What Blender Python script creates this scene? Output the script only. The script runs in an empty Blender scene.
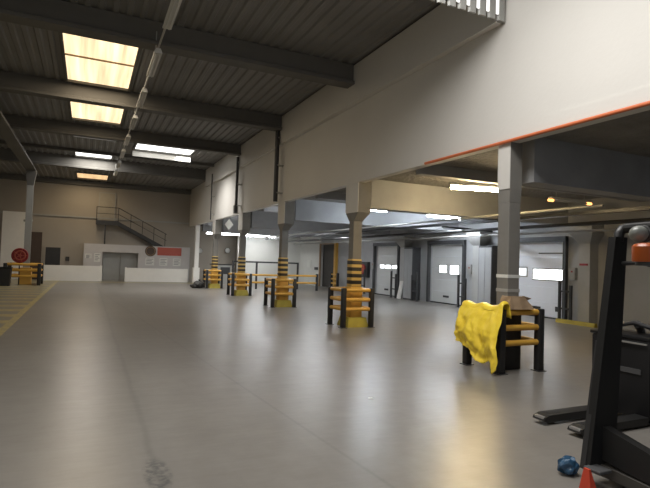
import bpy, bmesh, math, random
from mathutils import Vector, Matrix, noise
random.seed(7)
R = math.radians
SC = bpy.context.scene
COL = SC.collection

# ------------------------------------------------------------------ camera
F, PITCH, ROLL, YAW = 507.6, 0.0344, 0.0331, 0.4365
cd = bpy.data.cameras.new('camera'); cam = bpy.data.objects.new('camera', cd); COL.objects.link(cam)
cd.sensor_fit = 'HORIZONTAL'; cd.sensor_width = 36.0; cd.lens = F / 650 * 36; cd.clip_end = 300; cd.clip_start = .05
fw = Vector((math.sin(YAW)*math.cos(PITCH), math.cos(YAW)*math.cos(PITCH), math.sin(PITCH)))
r0 = Vector((math.cos(YAW), -math.sin(YAW), 0)); u0 = r0.cross(fw)
rr = r0*math.cos(ROLL) + u0*math.sin(ROLL); uu = -r0*math.sin(ROLL) + u0*math.cos(ROLL)
M = Matrix((rr, uu, -fw)).transposed().to_4x4(); M.translation = Vector((0, 0, 1.85))
cam.matrix_world = M
SC.camera = cam

# ------------------------------------------------------------------ world, exposure, area lights
SC.view_settings.view_transform = 'Standard'; SC.view_settings.look = 'None'
SC.view_settings.gamma = 1; SC.view_settings.use_curve_mapping = False
SC.view_settings.exposure = 0.0
w = bpy.data.worlds.new('world'); SC.world = w; w.use_nodes = True
w.node_tree.nodes['Background'].inputs[0].default_value = (.80, .88, 1, 1)
w.node_tree.nodes['Background'].inputs[1].default_value = .8

def area(name, loc, sx, sy, power, col, rot=(0, 0, 0), spread=180):
    l = bpy.data.lights.new(name, 'AREA'); l.shape = 'RECTANGLE'; l.size = sx; l.size_y = sy; l.spread = R(spread)
    l.energy = power; l.color = col
    o = bpy.data.objects.new(name, l); COL.objects.link(o); o.location = loc; o.rotation_euler = rot
    return o
area('daylight_front_rooflight', (3.2, 4.6, 7.45), 2.6, 4.0, 500, (1, .97, .93))
area('daylight_rooflight_a', (0.1, 16.5, 7.5), 1.8, 4.2, 125, (1, .84, .62))
area('daylight_rooflight_b', (0.1, 22.2, 7.5), 1.8, 3.4, 60, (1, .84, .62))
area('daylight_rooflight_c', (4.9, 28.2, 7.5), 1.2, 2.2, 190, (1, .97, .93), spread=120)
area('daylight_rooflight_d', (0.1, 32.2, 7.5), 1.8, 1.8, 200, (1, .95, .88))
area('daylight_rooflight_e', (-0.3, 37.2, 6.85), 1.6, 1.8, 66, (1, .78, .5))
area('added_fill_left', (-7.5, 2, 7.4), 2.5, 7, 400, (1, .95, .86))  # added fill over the unseen left side, brightens the near floor

# ------------------------------------------------------------------ materials
def mat(name, col, rough=.6, metal=0, var=.12, scale=3, bump=0, bscale=40, spec=.5, coords='Object', bdist=.03):
    m = bpy.data.materials.new(name); m.use_nodes = True
    nt = m.node_tree; N = nt.nodes; L = nt.links
    b = N['Principled BSDF']
    b.inputs['Roughness'].default_value = rough; b.inputs['Metallic'].default_value = metal
    b.inputs['Specular IOR Level'].default_value = spec
    tc = N.new('ShaderNodeTexCoord')
    n = N.new('ShaderNodeTexNoise'); n.inputs['Scale'].default_value = scale; n.inputs['Detail'].default_value = 6
    L.new(tc.outputs[coords], n.inputs['Vector'])
    mx = N.new('ShaderNodeMix'); mx.data_type = 'RGBA'
    mx.inputs['A'].default_value = (*[c*(1-var) for c in col], 1)
    mx.inputs['B'].default_value = (*[min(1, c*(1+var)) for c in col], 1)
    L.new(n.outputs['Fac'], mx.inputs['Factor']); L.new(mx.outputs['Result'], b.inputs['Base Color'])
    if bump:
        n2 = N.new('ShaderNodeTexNoise'); n2.inputs['Scale'].default_value = bscale; n2.inputs['Detail'].default_value = 5
        L.new(tc.outputs[coords], n2.inputs['Vector'])
        bp = N.new('ShaderNodeBump'); bp.inputs['Strength'].default_value = bump; bp.inputs['Distance'].default_value = bdist
        L.new(n2.outputs['Fac'], bp.inputs['Height']); L.new(bp.outputs['Normal'], b.inputs['Normal'])
    return m

def emit(name, col, strength, streak=0):
    m = bpy.data.materials.new(name); m.use_nodes = True
    nt = m.node_tree; N = nt.nodes; L = nt.links
    b = N['Principled BSDF']; b.inputs['Base Color'].default_value = (*[c*.6 for c in col], 1)
    b.inputs['Emission Color'].default_value = (*col, 1); b.inputs['Emission Strength'].default_value = strength
    if streak:
        tc = N.new('ShaderNodeTexCoord'); mp = N.new('ShaderNodeMapping'); mp.inputs['Scale'].default_value = (3.0, .12, 1)
        n = N.new('ShaderNodeTexNoise'); n.inputs['Scale'].default_value = 1.3; n.inputs['Detail'].default_value = 3
        L.new(tc.outputs['Object'], mp.inputs[0]); L.new(mp.outputs[0], n.inputs['Vector'])
        mr = N.new('ShaderNodeMapRange'); mr.inputs[1].default_value = .3; mr.inputs[2].default_value = .7
        mr.inputs[3].default_value = strength*(1-streak); mr.inputs[4].default_value = strength*(1+streak)
        L.new(n.outputs['Fac'], mr.inputs[0]); L.new(mr.outputs[0], b.inputs['Emission Strength'])
    return m

MT = dict(
    white=mat('painted_white_wall', (.66, .64, .60), .75, var=.06, scale=.6, bump=.08, bscale=14),
    farwall=mat('cream_block_wall', (.37, .335, .285), .8, var=.08, scale=.7, bump=.1, bscale=10),
    parapet=mat('white_low_wall', (.88, .86, .81), .7, var=.05),
    lowroom=mat('light_grey_wall', (.55, .53, .52), .75, var=.06),
    dock=mat('grey_dock_wall', (.38, .385, .39), .85, var=.18, scale=1.2, bump=.1),
    endwall=mat('off_white_end_wall', (.66, .66, .63), .75, var=.05),
    deck=mat('dark_metal_roof_deck', (.21, .207, .20), .6, var=.2, scale=.8),
    deckbeam=mat('dark_grey_roof_beam', (.125, .12, .11), .7, var=.15, scale=1.5),
    concrete=mat('raw_concrete', (.20, .19, .17), .8, var=.2, scale=2.5, bump=.15),
    mezbeam=mat('grey_concrete_beam', (.31, .315, .32), .8, var=.22, scale=1.5, bump=.15),
    mezz_under=mat('sprayed_insulation', (.25, .24, .22), .9, var=.35, scale=2, bump=1.0, bscale=9, bdist=.14),
    steel=mat('painted_grey_steel', (.36, .36, .34), .5, var=.1),
    dark=mat('dark_painted_steel', (.035, .035, .036), .42, var=.3),
    black=mat('black_rubber', (.018, .018, .019), .5, var=.3),
    blackgl=mat('black_bodywork', (.011, .011, .012), .42, var=.3, spec=.3),
    truckpost=mat('charcoal_steel_post', (.018, .018, .018), .42, var=.25, spec=.35),
    yellow=mat('yellow_plastic_rail', (.66, .37, .06), .42, var=.1),
    orangey=mat('orange_yellow_paint', (.60, .34, .06), .55, var=.15),
    plinth=mat('worn_yellow_plinth', (.42, .34, .05), .7, var=.25, scale=5),
    sheet=mat('yellow_plastic_sheet', (1.0, .70, .06), .35, var=.10, scale=4, bump=.35, bscale=12),
    card=mat('brown_cardboard', (.33, .23, .14), .85, var=.12, scale=6),
    red=mat('red_paint', (.28, .025, .03), .5, var=.15),
    redsign=mat('red_orange_sign', (.45, .10, .07), .6, var=.1),
    orange=mat('orange_pipe', (.62, .16, .06), .5, var=.12),
    beacon=mat('amber_beacon', (.36, .075, .012), .3, var=.1),
    redtip=mat('bright_red_body', (.62, .07, .035), .4, var=.1),
    door=mat('white_sectional_door', (.62, .63, .62), .5, var=.05, scale=2),
    doorframe=mat('dark_door_frame', (.06, .06, .062), .6, var=.25),
    lampbody=mat('white_lamp_housing', (.62, .62, .60), .5, var=.05),
    brown=mat('brown_door', (.075, .05, .038), .6, var=.15),
    darkopen=mat('dark_door_leaf', (.05, .045, .04), .7, var=.2),
    paper=mat('white_notice', (.7, .7, .66), .7, var=.05),
    greytext=mat('grey_print', (.25, .25, .27), .7, var=.1),
    door_lit_copy=mat('white_door_lit_copy', (.84, .87, .93), .4, var=.03),  # lit copy of the door white, local lamp light put into its colour
    chassis=mat('dusty_dark_chassis', (.06, .055, .048), .7, var=.3),
    pierc=mat('pale_concrete_pier', (.40, .40, .385), .8, var=.18, scale=2, bump=.12),
    doorgrey=mat('beige_grey_door', (.36, .33, .27), .6),
    blue=mat('blue_plastic_wrap', (.03, .09, .17), .25, var=.4, scale=9, bump=.6, bscale=25),
    bag=mat('black_bag', (.02, .018, .016), .45, var=.3, bump=.5),
    worklamp=mat('grey_lamp_shell', (.17, .18, .165), .35, var=.1),
    chrome=mat('worn_bare_steel', (.5, .5, .5), .35, metal=.8, var=.1),
    sky_warm=emit('warm_rooflight_sheet', (1, .76, .46), 1.35, .42),
    sky_warm2=emit('dim_warm_rooflight_sheet', (1, .66, .34), .95, .25),
    sky_white=emit('white_rooflight_sheet', (1, .99, .95), 2.2, .05),
    slit=emit('glowing_ridge_glint', (1, .99, .96), 1.3, .1),  # glow stands in for light reflected off the cladding ridges
    tube_cool=emit('lit_cool_tube', (.82, .90, 1), 100),
    tube_cool_dim=emit('lit_white_tube', (.93, .96, 1), 30),
    tube_warm=emit('lit_warm_tube', (1, .76, .42), 150),
    tube_end=emit('failing_tube_end', (1, .42, .12), 3.0),
    tube_off=mat('unlit_tube', (.6, .6, .57), .3, var=.05),
    pane=emit('daylit_door_window', (.92, .96, 1), 6),
    pane_dim=emit('dim_daylit_door_window', (.92, .96, 1), 1.1),
)
# striped band (procedural, in z)
def striped():
    m = bpy.data.materials.new('yellow_black_stripes'); m.use_nodes = True
    nt = m.node_tree; N = nt.nodes; L = nt.links; b = N['Principled BSDF']; b.inputs['Roughness'].default_value = .5
    tc = N.new('ShaderNodeTexCoord'); sp = N.new('ShaderNodeSeparateXYZ'); L.new(tc.outputs['Object'], sp.inputs[0])
    a = N.new('ShaderNodeMath'); a.operation = 'DIVIDE'; a.inputs[1].default_value = .19; L.new(sp.outputs[2], a.inputs[0])
    f = N.new('ShaderNodeMath'); f.operation = 'FRACT'; L.new(a.outputs[0], f.inputs[0])
    g = N.new('ShaderNodeMath'); g.operation = 'GREATER_THAN'; g.inputs[1].default_value = .44; L.new(f.outputs[0], g.inputs[0])
    mx = N.new('ShaderNodeMix'); mx.data_type = 'RGBA'
    mx.inputs['A'].default_value = (.60, .41, .12, 1); mx.inputs['B'].default_value = (.03, .025, .02, 1)
    L.new(g.outputs[0], mx.inputs['Factor']); L.new(mx.outputs['Result'], b.inputs['Base Color'])
    return m
MT['stripe'] = striped()

def floor_mat():
    m = bpy.data.materials.new('polished_concrete_floor'); m.use_nodes = True
    nt = m.node_tree; N = nt.nodes; L = nt.links; b = N['Principled BSDF']
    tc = N.new('ShaderNodeTexCoord'); sp = N.new('ShaderNodeSeparateXYZ'); L.new(tc.outputs['Object'], sp.inputs[0])
    def math_(op, a, bb=None, c=None):
        n = N.new('ShaderNodeMath'); n.operation = op
        for i, v in enumerate((a, bb, c)):
            if v is None: continue
            if isinstance(v, (int, float)): n.inputs[i].default_value = v
            else: L.new(v, n.inputs[i])
        return n.outputs[0]
    def noise(scale, detail=5, vec=None, rough=.6):
        n = N.new('ShaderNodeTexNoise'); n.inputs['Scale'].default_value = scale; n.inputs['Detail'].default_value = detail
        n.inputs['Roughness'].default_value = rough
        L.new(vec or tc.outputs['Object'], n.inputs['Vector']); return n.outputs['Fac']
    def ramp(v, a, bb, lo=0., hi=1.):
        n = N.new('ShaderNodeMapRange'); n.inputs[1].default_value = a; n.inputs[2].default_value = bb
        n.inputs[3].default_value = lo; n.inputs[4].default_value = hi; L.new(v, n.inputs[0]); return n.outputs[0]
    def mix(f, A, B):
        n = N.new('ShaderNodeMix'); n.data_type = 'RGBA'
        if isinstance(f, (int, float)): n.inputs['Factor'].default_value = f
        else: L.new(f, n.inputs['Factor'])
        for k, v in (('A', A), ('B', B)):
            if isinstance(v, tuple): n.inputs[k].default_value = (*v, 1)
            else: L.new(v, n.inputs[k])
        return n.outputs['Result']
    x, y = sp.outputs[0], sp.outputs[1]
    n1 = noise(.35, 8); n2 = noise(3.5, 6); n3 = noise(22, 4)
    c = mix(ramp(n1, .3, .7), (.165, .153, .137), (.222, .207, .188))
    c = mix(ramp(n2, .35, .75, 0, .35), c, (.27, .255, .23))
    c = mix(ramp(n3, .45, .8, 0, .06), c, (.14, .13, .12))
    # tyre tracks: long smears running along the hall
    mp = N.new('ShaderNodeMapping'); mp.inputs['Scale'].default_value = (1.6, .09, 1); L.new(tc.outputs['Object'], mp.inputs[0])
    n4 = noise(1.6, 4, mp.outputs[0]); c = mix(ramp(n4, .55, .78, 0, .35), c, (.15, .145, .135))
    # joint running down the hall
    wob = math_('MULTIPLY', math_('SUBTRACT', noise(1.1, 3), .5), .12)
    d = math_('ABSOLUTE', math_('SUBTRACT', math_('ADD', x, wob), .63))
    c = mix(ramp(d, .012, .05, .3, 0), c, (.08, .075, .07))
    c = mix(ramp(d, .05, .22, .16, 0), c, (.10, .10, .09))
    d2 = math_('ABSOLUTE', math_('SUBTRACT', math_('ADD', x, math_('MULTIPLY', y, .073)), 2.64))
    c = mix(ramp(d2, .006, .03, .3, 0), c, (.09, .085, .08))
    # broken patch on the joint near the camera
    px = math_('SUBTRACT', x, .62); py = math_('SUBTRACT', y, 4.55)
    dd = math_('ADD', math_('MULTIPLY', math_('MULTIPLY', px, px), 60), math_('MULTIPLY', math_('MULTIPLY', py, py), 6))
    c = mix(math_('MULTIPLY', ramp(dd, .4, 1.0, 1, 0), ramp(noise(14, 5), .42, .6)), c, (.08, .08, .078))
    # worn yellow zone: edge line and cross stripes on the left
    wear = ramp(noise(5, 6), .36, .6, .35, 1.0)
    line = math_('MULTIPLY', math_('LESS_THAN', math_('ABSOLUTE', math_('ADD', x, 1.72)), .09), wear)
    zone = math_('LESS_THAN', x, -1.8)
    fr = math_('FRACT', math_('DIVIDE', math_('ADD', y, math_('MULTIPLY', x, .15)), 1.5))
    st = math_('MULTIPLY', math_('MULTIPLY', math_('LESS_THAN', fr, .42), zone), math_('MULTIPLY', wear, .85))
    c = mix(st, c, (.50, .41, .12)); c = mix(line, c, (.46, .38, .14))
    l2 = math_('MULTIPLY', math_('LESS_THAN', math_('ABSOLUTE', math_('SUBTRACT', y, 36.6)), .45), math_('MULTIPLY', wear, math_('LESS_THAN', x, 6.9)))
    c = mix(l2, c, (.36, .31, .10))
    L.new(c, b.inputs['Base Color'])
    b.inputs['Roughness'].default_value = .31
    b.inputs['Specular IOR Level'].default_value = .30
    bp = N.new('ShaderNodeBump'); bp.inputs['Strength'].default_value = .22; bp.inputs['Distance'].default_value = .02
    mp2 = N.new('ShaderNodeMapping'); mp2.inputs['Scale'].default_value = (.5, 1.6, 1); L.new(tc.outputs['Object'], mp2.inputs[0])
    L.new(noise(2.2, 3, mp2.outputs[0]), bp.inputs['Height']); L.new(bp.outputs['Normal'], b.inputs['Normal'])
    return m
MT['floor'] = floor_mat()

# ------------------------------------------------------------------ mesh helpers
class MB:
    """collects boxes, tubes and prisms; build() links them as one mesh object"""
    def __init__(s): s.bm = bmesh.new()
    def box(s, x0, x1, y0, y1, z0, z1, bev=0):
        r = bmesh.ops.create_cube(s.bm, size=1)
        for v in r['verts']:
            v.co = Vector(((x0+x1)/2 + v.co.x*(x1-x0), (y0+y1)/2 + v.co.y*(y1-y0), (z0+z1)/2 + v.co.z*(z1-z0)))
        if bev:
            es = list({e for v in r['verts'] for e in v.link_edges})
            bmesh.ops.bevel(s.bm, geom=es, offset=bev, segments=2, affect='EDGES', profile=.5)
        return s
    def hexa(s, lo, hi):
        """lo, hi: four points each, same winding"""
        a = [s.bm.verts.new(p) for p in lo]; b = [s.bm.verts.new(p) for p in hi]
        s.bm.faces.new(a[::-1]); s.bm.faces.new(b)
        n = len(a)
        for i in range(n): s.bm.faces.new((a[i], a[(i+1) % n], b[(i+1) % n], b[i]))
        return s
    def prism(s, pts, axis, t0, t1):
        """outline pts (2d) in the plane normal to axis, from t0 to t1"""
        def P(u, v, t): return {'x': (t, u, v), 'y': (u, t, v), 'z': (u, v, t)}[axis]
        return s.hexa([P(u, v, t0) for u, v in pts], [P(u, v, t1) for u, v in pts])
    def tube(s, pts, r, n=12, cap=True):
        pts = [Vector(p) for p in pts]; rs = r if isinstance(r, (list, tuple)) else [r]*len(pts)
        rings = []; up = None
        for i, p in enumerate(pts):
            t = (pts[min(i+1, len(pts)-1)] - pts[max(i-1, 0)]).normalized()
            if up is None: up = Vector((0, 0, 1)) if abs(t.z) < .9 else Vector((1, 0, 0))
            a = t.cross(up).normalized(); up2 = a.cross(t).normalized(); up = up2
            rings.append([s.bm.verts.new(p + (a*math.cos(2*math.pi*k/n) + up2*math.sin(2*math.pi*k/n))*rs[i]) for k in range(n)])
        for A, B in zip(rings, rings[1:]):
            for k in range(n): s.bm.faces.new((A[k], A[(k+1) % n], B[(k+1) % n], B[k]))
        if cap: s.bm.faces.new(rings[0][::-1]); s.bm.faces.new(rings[-1])
        return s
    def ring(s, c, axis, R0, r, n=32, m=8):
        c = Vector(c); ax = {'x': (Vector((0, 1, 0)), Vector((0, 0, 1)), Vector((1, 0, 0))), 'y': (Vector((1, 0, 0)), Vector((0, 0, 1)), Vector((0, 1, 0))), 'z': (Vector((1, 0, 0)), Vector((0, 1, 0)), Vector((0, 0, 1)))}[axis]
        g = []
        for i in range(n):
            a = 2*math.pi*i/n; d = ax[0]*math.cos(a)+ax[1]*math.sin(a)
            g.append([s.bm.verts.new(c + d*(R0 + r*math.cos(2*math.pi*k/m)) + ax[2]*r*math.sin(2*math.pi*k/m)) for k in range(m)])
        for i in range(n):
            A, B = g[i], g[(i+1) % n]
            for k in range(m): s.bm.faces.new((A[k], A[(k+1) % m], B[(k+1) % m], B[k]))
        return s
    def ball(s, c, r, sc=(1, 1, 1), sub=3):
        q = bmesh.ops.create_icosphere(s.bm, subdivisions=sub, radius=r)
        for v in q['verts']: v.co = Vector((v.co.x*sc[0], v.co.y*sc[1], v.co.z*sc[2])) + Vector(c)
        return s
    def shear(s, fn):
        for v in s.bm.verts: v.co = Vector(fn(v.co))
        return s
    def build(s, name, m, parent=None, smooth=False):
        bmesh.ops.recalc_face_normals(s.bm, faces=s.bm.faces)
        me = bpy.data.meshes.new(name); s.bm.to_mesh(me); s.bm.free()
        if smooth:
            for p in me.polygons: p.use_smooth = True
            try: me.set_sharp_from_angle(angle=R(35))
            except Exception: pass
        me.materials.append(MT[m] if isinstance(m, str) else m)
        o = bpy.data.objects.new(name, me); COL.objects.link(o)
        if parent: o.parent = parent
        return o

def tag(o, label, cat, group=None, kind=None):
    o['label'] = label; o['category'] = cat
    if group: o['group'] = group
    if kind: o['kind'] = kind
    return o
def thing(name, label, cat, loc=(0, 0, 0), rz=0, group=None, kind=None):
    o = bpy.data.objects.new(name, None); COL.objects.link(o); o.location = loc; o.rotation_euler = (0, 0, rz)
    o.empty_display_size = .1
    return tag(o, label, cat, group, kind)
def struct(name, mb, m, label, cat, smooth=False):
    return tag(mb.build(name, m, smooth=smooth), label, cat, None, 'structure')
def kids(o): return [c for c in bpy.data.objects if c.parent == o]
def copy_tree(o, parent=None):
    c = o.copy(); COL.objects.link(c); c.parent = parent
    for ch in kids(o): copy_tree(ch, c)
    return c

# ------------------------------------------------------------------ the setting
XW = 6.94                    # face of the tall white wall
XD = 15.7                    # dock wall
YF = 39.5                    # far wall
ZR = 7.6                     # roof deck
WEST, SOUTH = -12.0, -7.0
struct('floor', MB().box(WEST-.2, XD+.3, SOUTH-6, YF+3.5, -.2, 0), 'floor', 'worn polished grey concrete warehouse floor', 'floor')

def corrugated(x0, x1, y0, y1, z, holes=()):
    """trapezoid deck whose ribs run along y, cut into strips around the rooflights"""
    mb = MB(); p = .30; h = .045
    xs = []; x = x0
    while x < x1 - 1e-6:
        xs += [(x, z), (x+.10, z), (x+.14, z+h), (x+.26, z+h)]; x += p
    xs.append((x1, z))
    xs = [q for q in xs if q[0] <= x1]
    for (a, za), (b, zb) in zip(xs, xs[1:]):
        if b - a < 1e-6: continue
        segs = [(y0, y1)]
        mid = (a+b)/2
        for hx0, hx1, hy0, hy1 in holes:
            if hx0 < mid < hx1:
                segs = [s2 for s in segs for s2 in (((s[0], hy0), (hy1, s[1])) if s[0] < hy0 and hy1 < s[1] else (s,))]
        for s0, s1 in segs:
            mb.hexa([(a, s0, za), (b, s0, zb), (b, s1, zb), (a, s1, za)], [(a, s0, za+.03), (b, s0, zb+.03), (b, s1, zb+.03), (a, s1, za+.03)])
    return mb
holes = [(-.87, 1.04, 14.26, 18.86), (-.87, 1.06, 20.6, 24.1), (-.9, 1.05, 31.4, 33.3), (-.9, 1.05, 27.2, 27.6), (2.03, 5.0, 26.4, 29.3), (1.8, 4.6, 2.4, 6.8), (-8.8, -6.3, -1.5, 5.5)]  # last hole belongs to the added left fill light
struct('ceiling', corrugated(WEST, XW+.2, SOUTH, 33.4, ZR, holes), 'deck', 'dark corrugated metal roof deck over the tall hall', 'ceiling')
struct('ceiling_far', corrugated(WEST, XW+.2, 33.4, YF, 6.95, [(-.86, 1.0, 35.3, 38.1)]), 'deck', 'lower dark strip of roof deck against the far wall', 'ceiling')
# white wall above the open bays, with the deeper edge band up under the roof
struct('wall_east', MB().box(XW, XW+.22, SOUTH, YF, 4.16, ZR+.1), 'white', 'tall white painted wall above the row of columns', 'wall')
struct('trim_1', MB().box(XW-.16, XW-.002, 7.24, 33.4, 6.47, ZR-.02), 'white', 'white edge beam running under the roof along the tall wall', 'beam')
struct('trim_2', MB().box(XW-.02, XW-.002, SOUTH+.1, 6.2, 4.17, 4.43), 'white', 'thin white panel strip along the bottom of the near wall', 'trim')
struct('wall_north', MB().box(WEST, XD+.3, YF, YF+.25, 0, 7.7), 'farwall', 'cream far end wall of the hall', 'wall')
struct('trim_6', MB().box(WEST, XW, 33.40, 33.46, 6.94, 7.72), 'deckbeam', 'dark riser between the two roof heights', 'trim')
struct('trim_3', MB().box(WEST, XW-.03, YF-.35, YF-.002, 6.62, 6.93), 'deckbeam', 'dark beam under the roof along the far wall', 'beam')
struct('trim_4', MB().box(WEST, XW-.03, YF-.08, YF-.002, 4.35, 4.45), 'steel', 'thin grey pipe run across the far wall', 'pipe')
struct('wall_west', MB().box(WEST-.2, WEST, SOUTH, YF, 0, ZR+.1), 'farwall', 'cream side wall left of the hall', 'wall')
sw = MB().box(WEST, -6, SOUTH-.2, SOUTH, 0, ZR+.1).box(6, XD+.3, SOUTH-.2, SOUTH, 0, ZR+.1).box(-6, 6, SOUTH-.2, SOUTH, 5, ZR+.1)  # wide middle opening is added to let ambient world light onto the floor
struct('wall_south', sw, 'farwall', 'cream wall behind the camera, with an unseen opening added for fill light', 'wall')

# dock wall with door openings
DOORS = [(23.85, 26.35), (18.45, 20.95), (13.0, 15.5), (5.2, 7.7)]
mb = MB(); ys = SOUTH
for a, b in sorted(DOORS):
    mb.box(XD, XD+.25, ys, a, 0, 4.45); mb.box(XD, XD+.25, a, b, 2.87, 4.45); ys = b
mb.box(XD, XD+.25, ys, 31.7, 0, 4.45); mb.box(XD, XD+.25, 31.7, 34.3, 3.1, 4.45)
struct('wall_dock', mb, 'dock', 'grey concrete loading dock wall', 'wall')
struct('wall_dock_end', MB().box(XD, XD+.25, 34.3, YF, 0, 4.45), 'endwall', 'off-white end stretch of the dock wall', 'wall')
struct('ceiling_dock', MB().box(XW+.22, XD, SOUTH, YF, 4.32, 4.5), 'mezz_under', 'rough sprayed ceiling over the loading bays', 'ceiling')
struct('wall_bay_end', MB().box(10.75, XD, 38.3, 38.5, 0, 4.32), 'endwall', 'bright off-white wall closing the dock bays', 'wall')
struct('trim_5', MB().box(10.45, 10.75, 38.2, 38.5, 0, 3.95), 'parapet', 'bright white jamb at the edge of the bay end wall', 'trim')

# far-end low rooms and half walls
mb = MB().box(-.25, .95, 38.7, YF, 0, 2.55).box(3.3, 6.92, 38.7, YF, 0, 2.55).box(.95, 3.3, 38.7, YF, 2.0, 2.55)
struct('wall_low_room', mb, 'lowroom', 'low light grey room front under the far stairs', 'wall')
dr = thing('door_5', 'grey double doors in the low room front at the far end', 'door', kind='structure')
MB().box(1.0, 2.12, 39.2, 39.26, 0, 1.98).build('door_leaf', 'steel', dr)
MB().box(2.15, 3.27, 39.2, 39.26, 0, 1.98).build('door_leaf', 'steel', dr)
struct('wall_parapet_left', MB().box(-2.8, .95, 37.9, 38.1, 0, 1.02).box(.8, .95, 37.88, 38.12, 0, 1.06), 'parapet', 'low white half wall left of the far doorway', 'wall')
struct('wall_parapet_right', MB().box(2.4, 6.7, 37.9, 38.1, 0, .95).box(2.4, 2.52, 37.88, 38.12, 0, .98), 'parapet', 'low white half wall right of the far doorway', 'wall')
d6 = thing('door_6', 'dark grey door in the cream wall, left of the half wall', 'door', kind='structure')
MB().box(-2.75, -1.55, YF-.06, YF-.002, 0, 2.3).build('door_frame', 'farwall', d6)
MB().box(-2.6, -1.7, YF-.09, YF-.06, 0, 2.2).build('door_leaf', 'dark', d6)
d7 = thing('door_7', 'tall brown door beside the left steel column', 'door', kind='structure')
MB().box(-3.65, -2.85, YF-.1, YF-.002, 0, 3.2).build('door_leaf', 'brown', d7)
d8 = thing('door_8', 'tall white panel door at the left end of the far wall', 'door', kind='structure')
MB().box(-5.2, -3.9, YF-.12, YF-.002, 0, 4.5).build('door_leaf', 'parapet', d8)
d9 = thing('door_9', 'pale upper door behind the stair landing', 'door', kind='structure')
MB().box(.62, 1.62, YF-.07, YF-.002, 4.2, 6.2).build('door_leaf', 'doorgrey', d9)
MB().box(.56, .62, YF-.09, YF-.002, 4.2, 6.26).box(1.62, 1.68, YF-.09, YF-.002, 4.2, 6.26).box(.62, 1.62, YF-.09, YF-.002, 6.2, 6.26).build('door_frame', 'steel', d9)

# ------------------------------------------------------------------ roof beams, rooflights, cladding
def beam_section(y0, y1, z0, z1, x0, x1):
    w_ = (y1-y0); f = min(.09, (z1-z0)*.25)
    pts = [(y0, z0), (y1, z0), (y1, z0+f), (y1-w_*.2, z0+f+.04), (y1-w_*.2, z1), (y0+w_*.2, z1), (y0+w_*.2, z0+f+.04), (y0, z0+f)]
    return MB().prism(pts, 'x', x0, x1)
bl = ['nearest dark roof beam, crossing above the biggest amber rooflight', 'dark roof beam between the big and the second amber rooflight',
      'dark roof beam just beyond the second amber rooflight', 'shallow roof beam lit by the wide white rooflight', 'dark roof beam before the lowered far roof strip']
for (y0, y1, z0), lb in zip([(12.85, 13.3, 7.0), (18.88, 19.3, 7.02), (24.85, 25.2, 7.08), (30.9, 31.12, 7.43), (33.35, 33.7, 6.93)], bl):
    tag(beam_section(y0, y1, z0, ZR-.003, WEST+.01, XW-.17).build('roof_beam', 'deckbeam'), lb, 'beam', 'roof beams across the hall')
tag(MB().prism([(-3.35, 6.45), (-2.85, 6.45), (-2.85, 6.5), (-3.05, 6.55), (-3.05, 6.88), (-3.15, 6.88), (-3.15, 6.55), (-3.35, 6.5)], 'y', 8, 33.3).build('steel_girder', 'deckbeam'),
    'dark steel girder running away along the left of the hall', 'girder')

def rooflight(x0, x1, y0, y1, z, m, label, bars):
    t = thing('skylight', label, 'skylight', ((x0+x1)/2, (y0+y1)/2, z), 0, 'skylights in the roof')
    cx, cy = (x0+x1)/2, (y0+y1)/2; hx, hy = (x1-x0)/2, (y1-y0)/2
    MB().box(-hx, hx, -hy, hy, .02, .05).build('pane', m, t)
    e = .09; f = MB().box(-hx-e, -hx, -hy-e, hy+e, -.06, .08).box(hx, hx+e, -hy-e, hy+e, -.06, .08).box(-hx, hx, -hy-e, -hy, -.06, .08).box(-hx, hx, hy, hy+e, -.06, .08)
    f.build('frame', 'deckbeam', t)
    for b in bars: MB().box(-hx, hx, -hy+2*hy*b-.025, -hy+2*hy*b+.025, -.02, .02).build('glazing_bar', 'orangey' if False else 'card', t)
    return t
rooflight(-.85, 1.02, 14.28, 18.78, ZR, 'sky_warm', 'largest amber rooflight, nearest the camera', (.07, .47))
rooflight(-.85, 1.04, 20.7, 24.0, ZR, 'sky_warm', 'second amber rooflight, beyond the large one', ())
rooflight(-.88, 1.03, 31.5, 33.2, ZR, 'sky_white', 'small white rooflight between two amber ones', ())
rooflight(-.88, 1.03, 27.22, 27.56, ZR, 'sky_white', 'very narrow white rooflight slit just before the small white one', ())
w_light = rooflight(2.05, 4.98, 26.5, 29.2, ZR, 'sky_white', 'wide white rooflight right of the lamp row', ())
MB().box(-1.55, 1.55, 1.46, 1.50, -.36, -.065).build('added_lit_board', 'parapet', w_light)  # added white board, stands in for the brightly lit beam face
rooflight(-.84, .98, 35.4, 38.0, 6.95, 'sky_warm2', 'farthest and smallest amber rooflight by the far wall', ())

# corrugated hanging cladding with glowing strips for the light reflected on its ridges
t = thing('cladding_screen', 'grey corrugated sheet with painted ridge glints hanging from the roof', 'screen', (XW, 7.15, 6.46))
mb = MB(); x = -.02; k = 0
strips = []
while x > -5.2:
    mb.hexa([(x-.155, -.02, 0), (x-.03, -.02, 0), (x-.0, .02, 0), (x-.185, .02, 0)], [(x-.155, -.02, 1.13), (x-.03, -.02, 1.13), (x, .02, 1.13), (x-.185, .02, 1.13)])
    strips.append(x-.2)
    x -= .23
mb.build('metal_sheet', 'steel', t)
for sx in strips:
    MB().box(sx-.035, sx+.018, -.03, -.008, .10, 1.13).build('ridge_glint', 'slit', t)

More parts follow.
